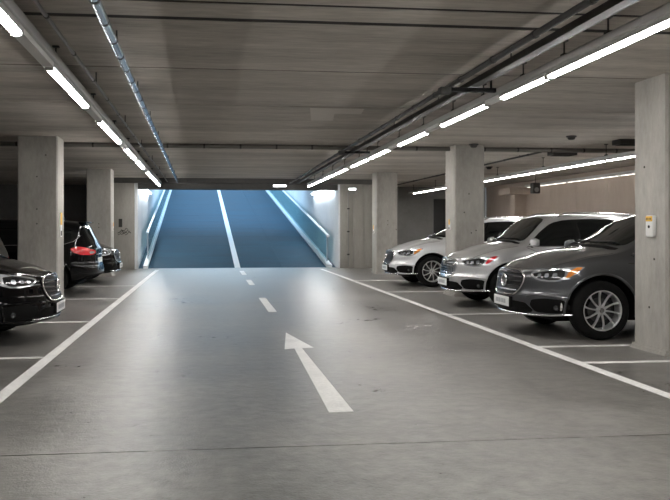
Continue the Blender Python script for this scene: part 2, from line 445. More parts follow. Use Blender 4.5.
for (yy, lab) in ((7.7, 'white bay line in front of the right edge column'), (8.8, 'white bay line beside the dark grey car'), (12.28, 'white bay line between dark grey and silver cars'),
                  (16.72, 'white bay line between the two silver cars'), (20.4, 'white bay line beyond the farthest silver car')):
    paint('painted_bay_line', strip(3.87, 9.0, yy - .05, yy + .05), lab, 'painted line', 'right bay lines')

# ------------------------------------------------------------------ ceiling services
ORD = ['first', 'second', 'third', 'fourth', 'fifth', 'sixth', 'seventh', 'eighth', 'ninth', 'tenth', 'eleventh', 'twelfth', 'thirteenth', 'fourteenth']
def trunking(x, z, y0, y1, w, h, label, hang, k=0):
    t = empty('light_trunking', (x + k * (y0 - 5), y0, 0), -math.atan(k), label, 'light trunking', 'light trunking runs')
    q = MB(); q.bbox(-w / 2, w / 2, 0, y1 - y0, z, z + h, .006, 1); q.build('channel', M['pale_metal'], t, smooth=0)
    for yy in hang:
        q = MB(); q.tube([(0, yy - y0, z + h - .01), (0, yy - y0, H + .005)], .008, 8)
        q.bbox(-.03, .03, yy - y0 - .03, yy - y0 + .03, H - .015, H + .004, .004, 1); q.bbox(-.025, .025, yy - y0 - .03, yy - y0 + .03, z + h - .005, z + h + .03, .004, 1)
        q.build('hanger_rod', M['dark_metal'], t)
    return t
LIGHT_MESH = {}
def tube_light(x, z, y0, y1, w, label, group, mat='tube', gap=0, k=0):
    t = empty('hanging_tube_light', (x + k * (y0 - 5), y0, z), -math.atan(k), label, 'ceiling light', group)
    L = round(y1 - y0, 3)
    q = MB(); q.box(-w / 2 - .012, w / 2 + .012, 0, L, -.010, .0); q.box(-w / 2 - .012, -w / 2 - .007, 0, L, -.012 - w * .45, -.01); q.box(w / 2 + .007, w / 2 + .012, 0, L, -.012 - w * .45, -.01); q.bbox(-w / 2 - .004, w / 2 + .004, 0, .03, -.012 - w * .8, .0, .003, 1); q.bbox(-w / 2 - .004, w / 2 + .004, L - .03, L, -.012 - w * .8, 0, .003, 1)
    q.build('housing', M['pale_metal'], t, smooth=0)
    q = MB(); n = 8
    q.tube([(0, .03, -.012 - w * .42), (0, L - .03, -.012 - w * .42)], w / 2, 16, flat=.8)
    q.build('diffuser', M[mat], t, smooth=40)
    if gap > .1: MB().box(-w / 2 - .008, w / 2 + .008, L + .004, L + gap - .004, -.045, 0).build('blank_cover', M['white_plastic'], t, smooth=0)
    return t

ZT = 2.875; KR, KL = .0105, -.0125
tr_right = trunking(3.18, ZT, -6, 26.7, .10, .075, 'grey light trunking hung along the right lane edge', [-4, -1, 2, 5.0, 5.95, 6.75, 7.7, 8.9, 10.1, 11.6, 13.2, 15, 17, 19, 21, 23, 25], KR)
tr_left = trunking(-1.39, ZT, -6, 26.7, .15, .08, 'grey light trunking hung along the left lane edge', [-4, -1, 2, 5.0, 7.5, 10.1, 12.6, 15, 17.5, 20, 22.5, 25], KL)
def row(x, z, w, spans, what, group, mat='tube', k=0):
    for i, (a, b) in enumerate(spans):
        tube_light(x, z, a, b, w, what % ORD[i], group, mat, spans[i + 1][0] - b if i + 1 < len(spans) else 0, k)
SPR = [(4.5, 7.05), (7.08, 8.28), (8.75, 10.6), (11.35, 13.2), (13.9, 15.7), (15.95, 17.95), (18.5, 20.4), (20.6, 22.6), (22.9, 24.9), (24.95, 26.6)]
row(3.18, ZT, .068, SPR, 'lit tube over the right lane edge, %s from the viewer', 'tube lights on the right trunking', k=KR)
SPL = [(4.35, 5.93), (7.15, 9.4), (10.65, 13.3), (14.25, 16.4), (16.85, 18.9), (20.1, 22.3), (22.6, 24.5), (24.6, 26.6)]
row(-1.39, ZT, .074, SPL, 'lit tube over the left lane edge, %s from the viewer', 'tube lights on the left trunking', k=KL)
for (x, w) in ((3.18, .068), (-1.39, .074)):
    for a in (-5, -2.4, .2, 2.4):
        sd = 'right' if x > 0 else 'left'
        tube_light(x, ZT, a, a + 1.9, w, 'lit tube on the %s trunking near the viewer, out of frame' % sd, 'tube lights near the viewer, %s' % sd, k=KR if x > 0 else KL)
# far right rows
trunking(8.0, 2.80, 5, 30.6, .10, .06, 'thin light trunking above the parked silver cars', [6, 9, 12, 15, 18, 21, 24, 27, 30])
row(8.0, 2.80, .055, [(5.0 + 2.5 * i, 7.46 + 2.5 * i) for i in range(10)], 'lit thin tube above the silver cars, %s from the viewer', 'tube lights above the right bays')
row(11.36, 2.88, .028, [(11 + 3.2 * i, 14.1 + 3.2 * i) for i in range(5)], 'slim tube along the beige wall top, %s from the viewer', 'tube lights on the beige wall', 'tube_wall')
q = empty('light_trunking', (11.42, 11, 0), 0, 'pale ledge carrying the slim tubes on the beige wall', 'light trunking')
MB().bbox(-.12, .075, 0, 16, 2.88, 2.95, .006, 1).build('channel', M['pale_metal'], q, smooth=0)

# pipes
def pipe_run(name, a, b, r, mat, label, n_clip, clip_r, clip_mat, cat='pipe', drop=None, group=None):
    a = Vector(a); b = Vector(b); root = empty(name, a, 0, label, cat, group)
    d = b - a
    MB().tube([(0, 0, 0), d], r, 14).build('pipe', M[mat], root)
    u = d.normalized()
    for i in range(n_clip):
        p = d * ((i + .5) / n_clip)
        q = MB(); q.tube([p - u * .018, p + u * .018], clip_r, 14)
        q.build('pipe_clip', M[clip_mat], root)
    if drop:
        for i in range(drop):
            p = d * ((i + .5) / drop); q = MB(); q.tube([p, (p.x, p.y, H - a.z + .003)], .008, 6); q.build('hanger_rod', M['dark_metal'], root)
    return root
pipe_run('steel_pipe', (-.62, -6, 2.95), (-1.05, 26.7, 2.95), .036, 'pipe_blue', 'bright bluish steel pipe running along the ceiling to the ramp', 56, .039, 'band', drop=14)
pipe_run('conduit', (-1.08, -6, 2.97), (-1.40, 26.7, 2.97), .017, 'grey_metal', 'thin grey conduit beside the left tube lights', 26, .021, 'dark_metal', drop=10)
pipe_run('conduit', (2.50, -6, 2.96), (2.80, 26.7, 2.96), .028, 'dark_metal', 'dark conduit on the ceiling left of the cable tray', 34, .034, 'band')
pipe_run('cross_pipe', (-8.5, 15.85, 3.052), (10.5, 15.85, 3.052), .045, 'pipe_brown', 'dark pipe crossing the ceiling over both columns', 26, .047, 'dark_metal', drop=18)
t = empty('cable_tray', (2.72, -6, 2.93), -math.atan(.0095), 'dark cable tray with bright edge along the right ceiling', 'cable tray')
MB().box(-.055, .055, 0, 32.7, 0, .008).box(-.055, -.047, 0, 32.7, 0, .06).build('tray', M['dark_metal'], t, smooth=0)
MB().box(.047, .056, 0, 32.7, -.002, .014).build('tray_edge', M['grey_metal'], t, smooth=0)
MB().tube([(-.02, 0, .035), (-.02, 32.7, .035)], .022, 8).tube([(.025, 0, .03), (.025, 32.7, .03)], .016, 8).build('cable', M['band'], t)
for i in range(14):
    MB().tube([(-.045, 1 + 2.4 * i, .0), (-.045, 1 + 2.4 * i, .173)], .007, 6).build('hanger_rod', M['dark_metal'], t)
for (yy, lab) in ((8.2, 'dark steel bracket between cable tray and right tube lights, nearest'), (15.2, 'dark steel bracket between cable tray and right tube lights, beside cross pipe')):
    t = empty('support_bracket', (2.5 + .009 * (yy - 8), yy, 2.875), 0, lab, 'bracket', 'ceiling brackets')
    MB().box(0, .60, -.025, .025, 0, .045).build('bar', M['black_plastic'], t, smooth=0)
    MB().bbox(-.03, .09, -.05, .05, -.03, .045, .006, 1).build('junction_box', M['dark_metal'], t, smooth=0)
    MB().tube([(.55, 0, .04), (.55, 0, .228)], .012, 8).build('hanger_rod', M['dark_metal'], t)
def smoke(x, y, lab):
    t = empty('smoke_detector', (x, y, H), 0, lab, 'smoke detector', 'ceiling detectors')
    MB().lathe([(.0001, -.075), (.05, -.07), (.07, -.045), (.075, -.02)], 20, 'z').build('sensor_head', M['dark_metal'], t)
    MB().lathe([(.095, -.022), (.095, .002), (.0001, .002)], 20, 'z').lathe([(.0001, -.022), (.095, -.022)], 20, 'z').build('mounting_base', M['dark_metal'], t)
smoke(6.65, 13.74, 'dark detector on the ceiling above the nearer silver car')
smoke(7.72, 20.9, 'dark detector on the ceiling behind the second right column')
smoke(5.33, 15.3, 'small dark detector at the top of the middle right column')
for (x, y, w, lab) in ((7.75, 16.45, .55, 'flat dark junction box on the ceiling above the right tube row'), (8.15, 14.2, .75, 'wide dark junction box on the ceiling by the edge column')):
    t = empty('junction_box', (x, y, 3.0), 0, lab, 'junction box', 'ceiling boxes')
    MB().bbox(-w / 2, w / 2, -.16, .16, 0, .1, .01, 2).build('box', M['dark_metal'], t)
    MB().bbox(-w / 2 + .05, w / 2 - .05, -.12, .12, -.008, .004, .004, 1).build('cover', M['black_plastic'], t)
pipe_run('conduit', (7.2, 16.3, 3.06), (7.2, 30.5, 3.06), .02, 'dark_metal', 'thin dark conduit on the ceiling above the silver cars', 10, .026, 'dark_metal', drop=6)
t = empty('wall_speaker', (10.53, 24.3, 2.52), 0, 'small dark speaker hanging before the beige wall', 'speaker')
MB().bbox(-.13, .13, -.12, .12, 0, .34, .03, 2).build('speaker_case', M['dark_metal'], t)
MB().lathe([(.0001, -.128), (.07, -.126), (.08, -.118)], 20, 'y', (0, 0, .12)).build('speaker_cone', M['grey_metal'], t)
MB().tube([(0, 0, .33), (0, 0, .585)], .012, 8).build('hanger_rod', M['dark_metal'], t)

# small fixings -----------------------------------------------------------
def call_point(x, y, z, ax, s, label, yellow_only=False):
    """ax 'x': on a face looking to -x; 'y': on a face looking to -y"""
    t = empty('call_point', (x, y, z), 0 if ax == 'y' else -PI / 2, label, 'call point', 'call points on the columns')
    w, h = .075 * s, .12 * s
    if not yellow_only:
        MB().bbox(-w, w, -.045, .002, -h, h, .012, 2).build('case', M['white_plastic'], t)
        MB().bbox(-w * .85, w * .85, -.049, -.04, h * .45, h * .95, .003, 1).build('yellow_label', M['yellow'], t)
        MB().lathe([(.0001, -.054), (.016 * s, -.052), (.018 * s, -.04)], 14, 'y', (0, 0, -.005)).build('button', M['black_ink'], t)
        q = MB()
        for i in range(4): q.box(-w * .7 + i * w * .38, -w * .7 + i * w * .38 + w * .2, -.0505, -.048, h * .6, h * .78)
        q.build('label_print', M['black_ink'], t, smooth=0)
    else:
        MB().bbox(-w * .6, w * .6, -.02, .002, -h, h, .004, 1).build('case', M['white_plastic'], t)
        MB().bbox(-w * .6, w * .6, -.023, -.016, 0, h, .003, 1).build('yellow_label', M['yellow'], t)
        MB().bbox(-w * .4, w * .4, -.023, -.016, -h * .9, -h * .5, .003, 1).build('button', M['black_ink'], t)
    return t
o = call_point(4.97, 8.28, 1.42, 'x', 1.0, 'white call point with yellow label on the right edge column')
o = call_point(-2.79, 15.15, 1.46, 'x', 1.9, 'slim white and yellow tag on the left column beside the nearest black car', True)
o.rotation_euler = (0, 0, PI / 2)
call_point(5.00, 15.82, 1.47, 'x', .9, 'slim white and yellow tag on the column between the silver cars', True)
call_point(5.05, 23.6, 1.36, 'x', 1.0, 'slim white and yellow tag on the farthest right column', True)
o = call_point(-2.80, 23.3, 1.45, 'x', 1.0, 'slim white and yellow tag on the farthest left column', True)
o.rotation_euler = (0, 0, PI / 2)
t = empty('wall_sign', (-2.98, 26.95, 1.57), 0, 'small dark plate on the left wall end', 'sign')
MB().bbox(-.06, .06, -.015, .002, -.14, .14, .004, 1).build('plate', M['dark_metal'], t)
t = empty('wall_mark', (-2.80, 26.95, 1.28), 0, 'dark scribbled paint mark low on the left wall end', 'paint mark')
q = MB()
for i in range(7):
    a = random.uniform(-.2, .2); b = random.uniform(-.08, .08)
    q.tube([(a - .09, -.002, b - .05), (a, -.004, b), (a + .03, -.003, b + .06), (a + .11, -.002, b + .02)], .012, 6)
q.build('scribble', M['seam'], t)
t = empty('standpipe', (4.84, 26.90, .05), 0, 'thin dark vertical pipe on the right wall end', 'pipe')
MB().tube([(0, 0, 0), (0, 0, 2.6)], .022, 10).build('pipe', M['grey_metal'], t)
for z in (.4, 1.2, 2.0):
    MB().bbox(-.04, .04, -.03, .052, z, z + .05, .005, 1).build('pipe_clip', M['dark_metal'], t)
t = empty('emergency_light', (4.98, 26.95, 2.76), 0, 'small white emergency light above the thin vertical pipe', 'emergency light', 'emergency lights')
MB().bbox(-.15, .15, -.06, .002, -.05, .05, .012, 2).build('case', M['white_plastic'], t)
MB().bbox(-.12, .12, -.075, -.05, -.03, .03, .01, 2).build('lamp', M['emerg'], t)
t = empty('emergency_light', (2.42, 26.80, 2.86), 0, 'small white emergency light on the beam over the ramp', 'emergency light', 'emergency lights')
MB().bbox(-.24, .24, -.05, .02, -.05, .04, .012, 2).build('case', M['white_plastic'], t)
MB().bbox(-.22, .22, -.06, -.04, -.04, .02, .01, 2).build('lamp', M['emerg'], t)

# ------------------------------------------------------------------ cars
def curve(pts):
    xs = np.array([p[0] for p in pts], float); ysv = np.array([p[1] for p in pts], float)
    if xs[0] > xs[-1]: xs, ysv = xs[::-1], ysv[::-1]
    d = np.diff(ysv) / np.diff(xs)
    m = np.zeros(len(xs)); m[0] = d[0]; m[-1] = d[-1]
    for i in range(1, len(xs) - 1):
        m[i] = 0 if d[i - 1] * d[i] <= 0 else 2 * d[i - 1] * d[i] / (d[i - 1] + d[i])
    def fn(x):
        x = min(max(x, xs[0]), xs[-1])
        i = min(max(int(np.searchsorted(xs, x)) - 1, 0), len(xs) - 2)
        h = xs[i + 1] - xs[i]; t = (x - xs[i]) / h
        return float((2 * t**3 - 3 * t**2 + 1) * ysv[i] + (t**3 - 2 * t**2 + t) * h * m[i] + (-2 * t**3 + 3 * t**2) * ysv[i + 1] + (t**3 - t**2) * h * m[i + 1])
    return fn
def sstep(a, b, x):
    t = min(max((x - a) / (b - a), 0), 1); return t * t * (3 - 2 * t)
def mix(a, b, t): return a + (b - a) * t

W2 = 0.945
class Shape: pass
MAPS = {'suv': [(-2.36, -2.36), (-1.9, -1.9), (0, .28), (.86, 1.20), (1.9, 1.95), (2.36, 2.36)],
        'fast': [(-2.36, -2.36), (-1.9, -1.9), (0, .15), (.86, 1.05), (1.9, 1.93), (2.36, 2.36)],
        'short': [(-2.36, -1.75), (-1.9, -1.22), (0, .66), (.86, 1.25), (1.9, 1.95), (2.36, 2.36)]}
def suv_shape(kind='suv'):
    s = Shape(); fast = kind == 'fast'
    mx, my = [p[0] for p in MAPS[kind]], [p[1] for p in MAPS[kind]]
    s.T = lambda x: float(np.interp(x, mx, my))
    s.P = lambda poly: [(s.T(p[0]), p[1]) for p in poly]
    s.axf, s.axr = 1.43, (-.86 if kind == 'short' else -1.39)
    s.xf, s.xr = 2.36, s.T(-2.36)
    s.af, s.pf, s.qf = 0.95, 2.5, 2.2
    s.ar, s.pr, s.qr = 0.62, 2.8, 2.4
    if not fast:
        s.zt = curve(s.P([(-2.36, .97), (-2.32, 1.04), (-2.24, 1.20), (-2.12, 1.42), (-2.02, 1.555), (-1.92, 1.60), (-1.6, 1.635), (-1.0, 1.668), (-.5, 1.67), (-.12, 1.635), (.08, 1.565), (.45, 1.375), (.82, 1.175), (.95, 1.135), (1.4, 1.085), (1.9, 1.01), (2.12, .955), (2.27, .89), (2.36, .83)]))
    else:
        s.zt = curve(s.P([(-2.36, .97), (-2.32, 1.03), (-2.22, 1.10), (-2.10, 1.18), (-1.70, 1.40), (-1.45, 1.51), (-1.0, 1.60), (-.5, 1.63), (-.12, 1.60), (.08, 1.54), (.45, 1.36), (.82, 1.165), (.95, 1.125), (1.4, 1.075), (1.9, 1.0), (2.12, .95), (2.27, .885), (2.36, .83)]))
    s.zs = curve(s.P([(-2.36, .93), (-2.25, .99), (-1.8, 1.055), (-1.2, 1.06), (-.4, 1.045), (.5, 1.03), (1.2, .995), (1.8, .925), (2.15, .85), (2.36, .775)]))
    s.zb = curve(s.P([(-2.36, .42), (-2.1, .34), (-1.8, .27), (0, .25), (1.8, .25), (2.1, .255), (2.36, .285)]))
    s.q = curve([(0, .90), (.08, .955), (.22, .988), (.42, 1.0), (.62, .993), (.80, .985), (.92, .972), (1.0, .948)])
    s.offf = curve([(0.0, .12), (.25, .075), (.32, .02), (.42, 0), (.52, .012), (.62, .04), (.75, .055), (.84, .075), (.90, .115), (1.0, .20)])
    s.offr = curve([(0.0, .14), (.30, .09), (.42, .01), (.52, 0), (.62, .02), (.72, .06), (.9, .055), (1.0, .05), (1.15, .05)])
    def wid(x):
        d = s.xf - x; w = W2
        if d < s.af: w = min(w, W2 * max(0, 1 - (1 - d / s.af) ** s.qf) ** (1 / s.pf))
        d = x - s.xr
        if d < s.ar: w = min(w, W2 * max(0, 1 - (1 - d / s.ar) ** s.qr) ** (1 / s.pr))
        return w
    s.w = wid
    return s

def body_mesh(s):
    NF, NM, NR = 46, 70, 40
    xs = [s.xr + s.ar * (i / NR) ** 2.3 for i in range(NR)]
    xs += list(np.linspace(s.xr + s.ar, s.xf - s.af, NM, endpoint=False))
    xs += [s.xf - s.af * (1 - i / NF) ** 2.3 for i in range(NF + 1)]
    rows = []
    for x in xs:
        w = s.w(x); zb, zs, zt = s.zb(x), s.zs(x), s.zt(x)
        dz = max(zt - zs, .02); c = sstep(.12, .50, dz)
        h = [(w * .86 * k / 4, zb) for k in range(5)]
        for k in range(25):
            t = k / 24; h.append((w * s.q(t), zb + (zs - zb) * t))
        wr = w * mix(.88, .665, c); zr = zs + dz * mix(.50, .93, c)
        P0 = np.array((w * s.q(1), zs)); P1 = np.array((wr, zr))
        def top(u):  # u 0..1 from P1 to centre
            y = wr * (1 - u); z = zr + (zt - zr) * (1 - (y / max(wr, 1e-6)) ** 2)
            if c < .5 and zt > .86:  # raised hood centre
                z += .018 * (1 - c * 2) * sstep(.66, .52, y / W2) * sstep(0, .12, s.xf - .14 - x)
            return np.array((y, z))
        A = P0 + (P1 - P0) * .84; B = top(.16)
        for k in range(1, 11):
            p = P0 + (P1 - P0) * (.84 * k / 10)
            p = p + np.array((.035 * c * math.sin(PI * k / 12), 0)); h.append(tuple(p))
        A = np.array(h[-1])
        for k in range(1, 8):
            t = k / 8; p = (1 - t) ** 2 * A + 2 * t * (1 - t) * P1 + t * t * B; h.append(tuple(p))
        for k in range(0, 15):
            h.append(tuple(top(.16 + .84 * k / 14)))
        h[-1] = (0.0, h[-1][1])
        gf = sstep(1.35, 2.30, x); gr = sstep(s.xr + .81, s.xr + .06, x)
        row = []
        for (y, z) in h:
            xx = x - s.offf(z) * gf + s.offr(z) * gr
            row.append((xx, y, z))
        full = row + [(p[0], -p[1], p[2]) for p in row[-2:0:-1]]
        rows.append(full)
    n = len(rows[0]); v = [p for r in rows for p in r]; fcs = []
    for i in range(len(rows) - 1):
        for k in range(n):
            l = (k + 1) % n
            fcs.append((i * n + k, i * n + l, (i + 1) * n + l, (i + 1) * n + k))
    bm = bmesh.new()
    bv = [bm.verts.new(p) for p in v]
    for q in fcs:
        try: bm.faces.new([bv[i] for i in q])
        except ValueError: pass
    bmesh.ops.remove_doubles(bm, verts=bm.verts, dist=4e-4)
    bmesh.ops.dissolve_degenerate(bm, dist=1e-5, edges=bm.edges)
    bmesh.ops.recalc_face_normals(bm, faces=bm.faces)
    return bm

RT, RA = .372, .442
BODY = {}
def get_body(kind):
    if kind in BODY: return BODY[kind]
    s = suv_shape(kind)
    bm = body_mesh(s)
    bvh = BVHTree.FromBMesh(bm)
    me = bpy.data.meshes.new('body'); bm.to_mesh(me); bm.free()
    tmp = bpy.data.objects.new('tmp_body', me); COL.objects.link(tmp)
    cut = MB()
    for ax in (s.axf, s.axr):
        for sg in (1, -1):
            a, b = sorted((.56 * sg, 1.3 * sg))
            cut.lathe([(RA, a), (RA, b)], 56, 'y', (ax, 0, RT))
            n = 56
            o = len(cut.v) - 2 * n
            cut.f.append(tuple(o + 2 * k for k in range(n))); cut.mi.append(0)
            cut.f.append(tuple(o + 2 * k + 1 for k in range(n))); cut.mi.append(0)
    cu = cut.build('tmp_cut', M['black_plastic'], smooth=0)
    md = tmp.modifiers.new('b', 'BOOLEAN'); md.operation = 'DIFFERENCE'; md.object = cu; md.solver = 'EXACT'
    dg = bpy.context.evaluated_depsgraph_get(); dg.update()
    me2 = bpy.data.meshes.new_from_object(tmp.evaluated_get(dg))
    bpy.data.objects.remove(tmp); bpy.data.objects.remove(cu)
    me2.name = 'body'
    me2.materials.clear()
    me2.materials.append(M['paint_grey']); me2.materials.append(M['black_plastic'])
    for p in me2.polygons:
        cx, cy, cz = p.center; idx = 0
        for ax in (s.axf, s.axr):
            d = math.hypot(cx - ax, cz - RT)
            if d < RA + .004 and abs(cy) > .5 and (abs(d - RA) < .006 or abs(abs(cy) - .56) < .004): idx = 1
        if cz < s.zb(cx) + .045: idx = 1
        p.material_index = idx
    me2.polygons.foreach_set('use_smooth', [True] * len(me2.polygons))
    me2.set_sharp_from_angle(angle=math.radians(38))
    BODY[kind] = (s, bvh, me2)
    return BODY[kind]

def chaikin(poly, n=2, keep=.25):
    for _ in range(n):
        out = []
        for i in range(len(poly)):
            a = poly[i]; b = poly[(i + 1) % len(poly)]
            out.append((a[0] + (b[0] - a[0]) * keep, a[1] + (b[1] - a[1]) * keep))
            out.append((a[0] + (b[0] - a[0]) * (1 - keep), a[1] + (b[1] - a[1]) * (1 - keep)))
        poly = out
    return poly
def resample(poly, h, closed=True):
    out = []; n = len(poly)
    for i in range(n if closed else n - 1):
        a = poly[i]; b = poly[(i + 1) % n]
        k = max(1, int(math.ceil(math.dist(a, b) / h)))
        out += [tuple(a[j] + (b[j] - a[j]) * t / k for j in range(len(a))) for t in range(k)]
    if not closed: out.append(tuple(poly[-1]))
    return out

class Frame:
    """projection direction and 2D axes for shaping a piece onto the body"""
    def __init__(s, U, V, D): s.U, s.V, s.D = Vector(U), Vector(V), Vector(D).normalized()
    def pt(s, p): return s.U * p[0] + s.V * p[1]
FRONT = Frame((0, 1, 0), (0, 0, 1), (-1, 0, 0))
REAR = Frame((0, 1, 0), (0, 0, 1), (1, 0, 0))
TOP = Frame((1, 0, 0), (0, 1, 0), (0, 0, -1))
def SIDE(sg): return Frame((1, 0, 0), (0, 0, 1), (0, -sg, 0))
R2 = math.sqrt(.5)
def DIAGF(sg): return Frame((-R2, sg * R2, 0), (0, 0, 1), (-R2, -sg * R2, 0))
def DIAGR(sg): return Frame((R2, sg * R2, 0), (0, 0, 1), (R2, -sg * R2, 0))

def hit(bvh, fr, p):
    o = fr.pt(p) - fr.D * 6
    loc, nor, idx, d = bvh.ray_cast(o, fr.D)
    if loc is None:
        loc, nor, idx, d = bvh.find_nearest(fr.pt(p) - fr.D * 1.0)
        return loc, -fr.D
    return loc, nor
def patch(mb, bvh, fr, poly, off=.004, thick=.012, h=.03, rnd=2, keep=.25, mi=0):
    if rnd: poly = chaikin(poly, rnd, keep)
    poly = resample(poly, h)
    n = len(poly)
    xs = [p[0] for p in poly]; ysv = [p[1] for p in poly]
    def inside(x, y):
        c = False
        for i in range(n):
            a = poly[i]; b = poly[i - 1]
            if (a[1] > y) != (b[1] > y) and x < (b[0] - a[0]) * (y - a[1]) / (b[1] - a[1]) + a[0]: c = not c
        return c
    arr = np.array(poly); pts = [Vector(p) for p in poly]
    for x in np.arange(min(xs) + h * .5, max(xs), h):
        for y in np.arange(min(ysv) + h * .5, max(ysv), h):
            if np.min(np.hypot(arr[:, 0] - x, arr[:, 1] - y)) > h * .55 and inside(x, y): pts.append(Vector((x, y)))
    v2, e2, f2, *_ = delaunay_2d_cdt(pts, [(i, (i + 1) % n) for i in range(n)], [list(range(n))], 1, 1e-6)
    fr_pts = []; bk = []
    for p in v2:
        loc, nor = hit(bvh, fr, p)
        fr_pts.append(loc + nor * off); bk.append(loc + nor * (off - thick))
    m = len(v2); cnt = {}
    for t in f2:
        for i in range(len(t)):
            a, b = t[i], t[(i + 1) % len(t)]; cnt[(a, b)] = 1
    fcs = [tuple(t) for t in f2] + [tuple(i + m for i in t[::-1]) for t in f2]
    for (a, b) in cnt:
        if (b, a) not in cnt: fcs.append((b, a, a + m, b + m))
    mb.add(fr_pts + bk, fcs, mi)
    return mb
def line_on(bvh, fr, poly, off=.004, h=.03, rnd=2, closed=True, keep=.25):
    if closed:
        if rnd: poly = chaikin(poly, rnd, keep)
    pl = resample(poly, h, closed)
    out = []
    for p in pl:
        loc, nor = hit(bvh, fr, p); out.append(loc + nor * off)
    return out

def wheel(parent, x, sg, rim_mat):
    root = None
    yo = sg * .925      # outer face
    t = MB()
    w = .235
    prof = [(.247, .004), (.265, -.002), (.295, -.006), (.330, .002), (.352, .012), (.366, .030), (.3715, .055), (.372, w / 2), (.3715, w - .055), (.366, w - .03), (.352, w - .012), (.31, w), (.247, w)]
    prof = [(r, -sg * h) for r, h in prof]
    t.lathe(prof, 64, 'y', (x, yo, RT), closed=True)
    o = t.build('wheel', M['tyre'], parent)
    tag(o)
    q = MB()
    q.lathe([(r, -sg * h) for r, h in [(.248, .006), (.253, -.002), (.243, -.004), (.235, .010), (.230, .05), (.230, .20), (.248, .21)]], 64, 'y', (x, yo, RT), closed=True)
    ns = 10
    for k in range(ns):
        a0 = 2 * PI * k / ns + .12
        sec = []
        for j in range(8):
            u = j / 7
            r = .042 + u * .195; a = a0 + .16 * (u - .3) * u
            wd = mix(.0105, .0085, u) + .008 * abs(2 * u - 1) ** 3; dep = mix(.028, .008, u)
            c, s_ = math.cos(a), math.sin(a)
            base = Vector((x + r * c, yo - sg * dep, RT + r * s_)); tn = Vector((-s_, 0, c)); yy = Vector((0, -sg, 0))
            sec.append([base - tn * wd + yy * .008, base - tn * wd * .55, base + tn * wd * .55, base + tn * wd + yy * .008, base + tn * wd * .8 + yy * .035, base - tn * wd * .8 + yy * .035])
        v = [p for s6 in sec for p in s6]; fcs = []
        for j in range(7):
            for i in range(6):
                fcs.append((j * 6 + i, j * 6 + (i + 1) % 6, (j + 1) * 6 + (i + 1) % 6, (j + 1) * 6 + i))
        q.add(v, fcs)
    q.lathe([(r, -sg * h) for r, h in [(.0001, .022), (.048, .024), (.058, .034), (.058, .07), (.0001, .07)]], 32, 'y', (x, yo, RT))
    q.build('rim', M[rim_mat], o, smooth=35)
    q = MB(); q.lathe([(r, -sg * h) for r, h in [(.0001, .013), (.026, .014), (.032, .02), (.032, .03)]], 24, 'y', (x, yo, RT))
    q.build('hub_cap', M['satin'], o)
    q = MB(); q.lathe([(r, -sg * h) for r, h in [(.0001, .085), (.15, .085), (.15, .11), (.0001, .11)]], 40, 'y', (x, yo, RT))
    q.build('brake_disc', M['disc'], o)
    q = MB(); q.lathe([(r, -sg * h) for r, h in [(.0001, .14), (.233, .14), (.233, .20), (.0001, .20)]], 40, 'y', (x, yo, RT))
    q.build('wheel_barrel', M['alloy_dark'], o)
    return o

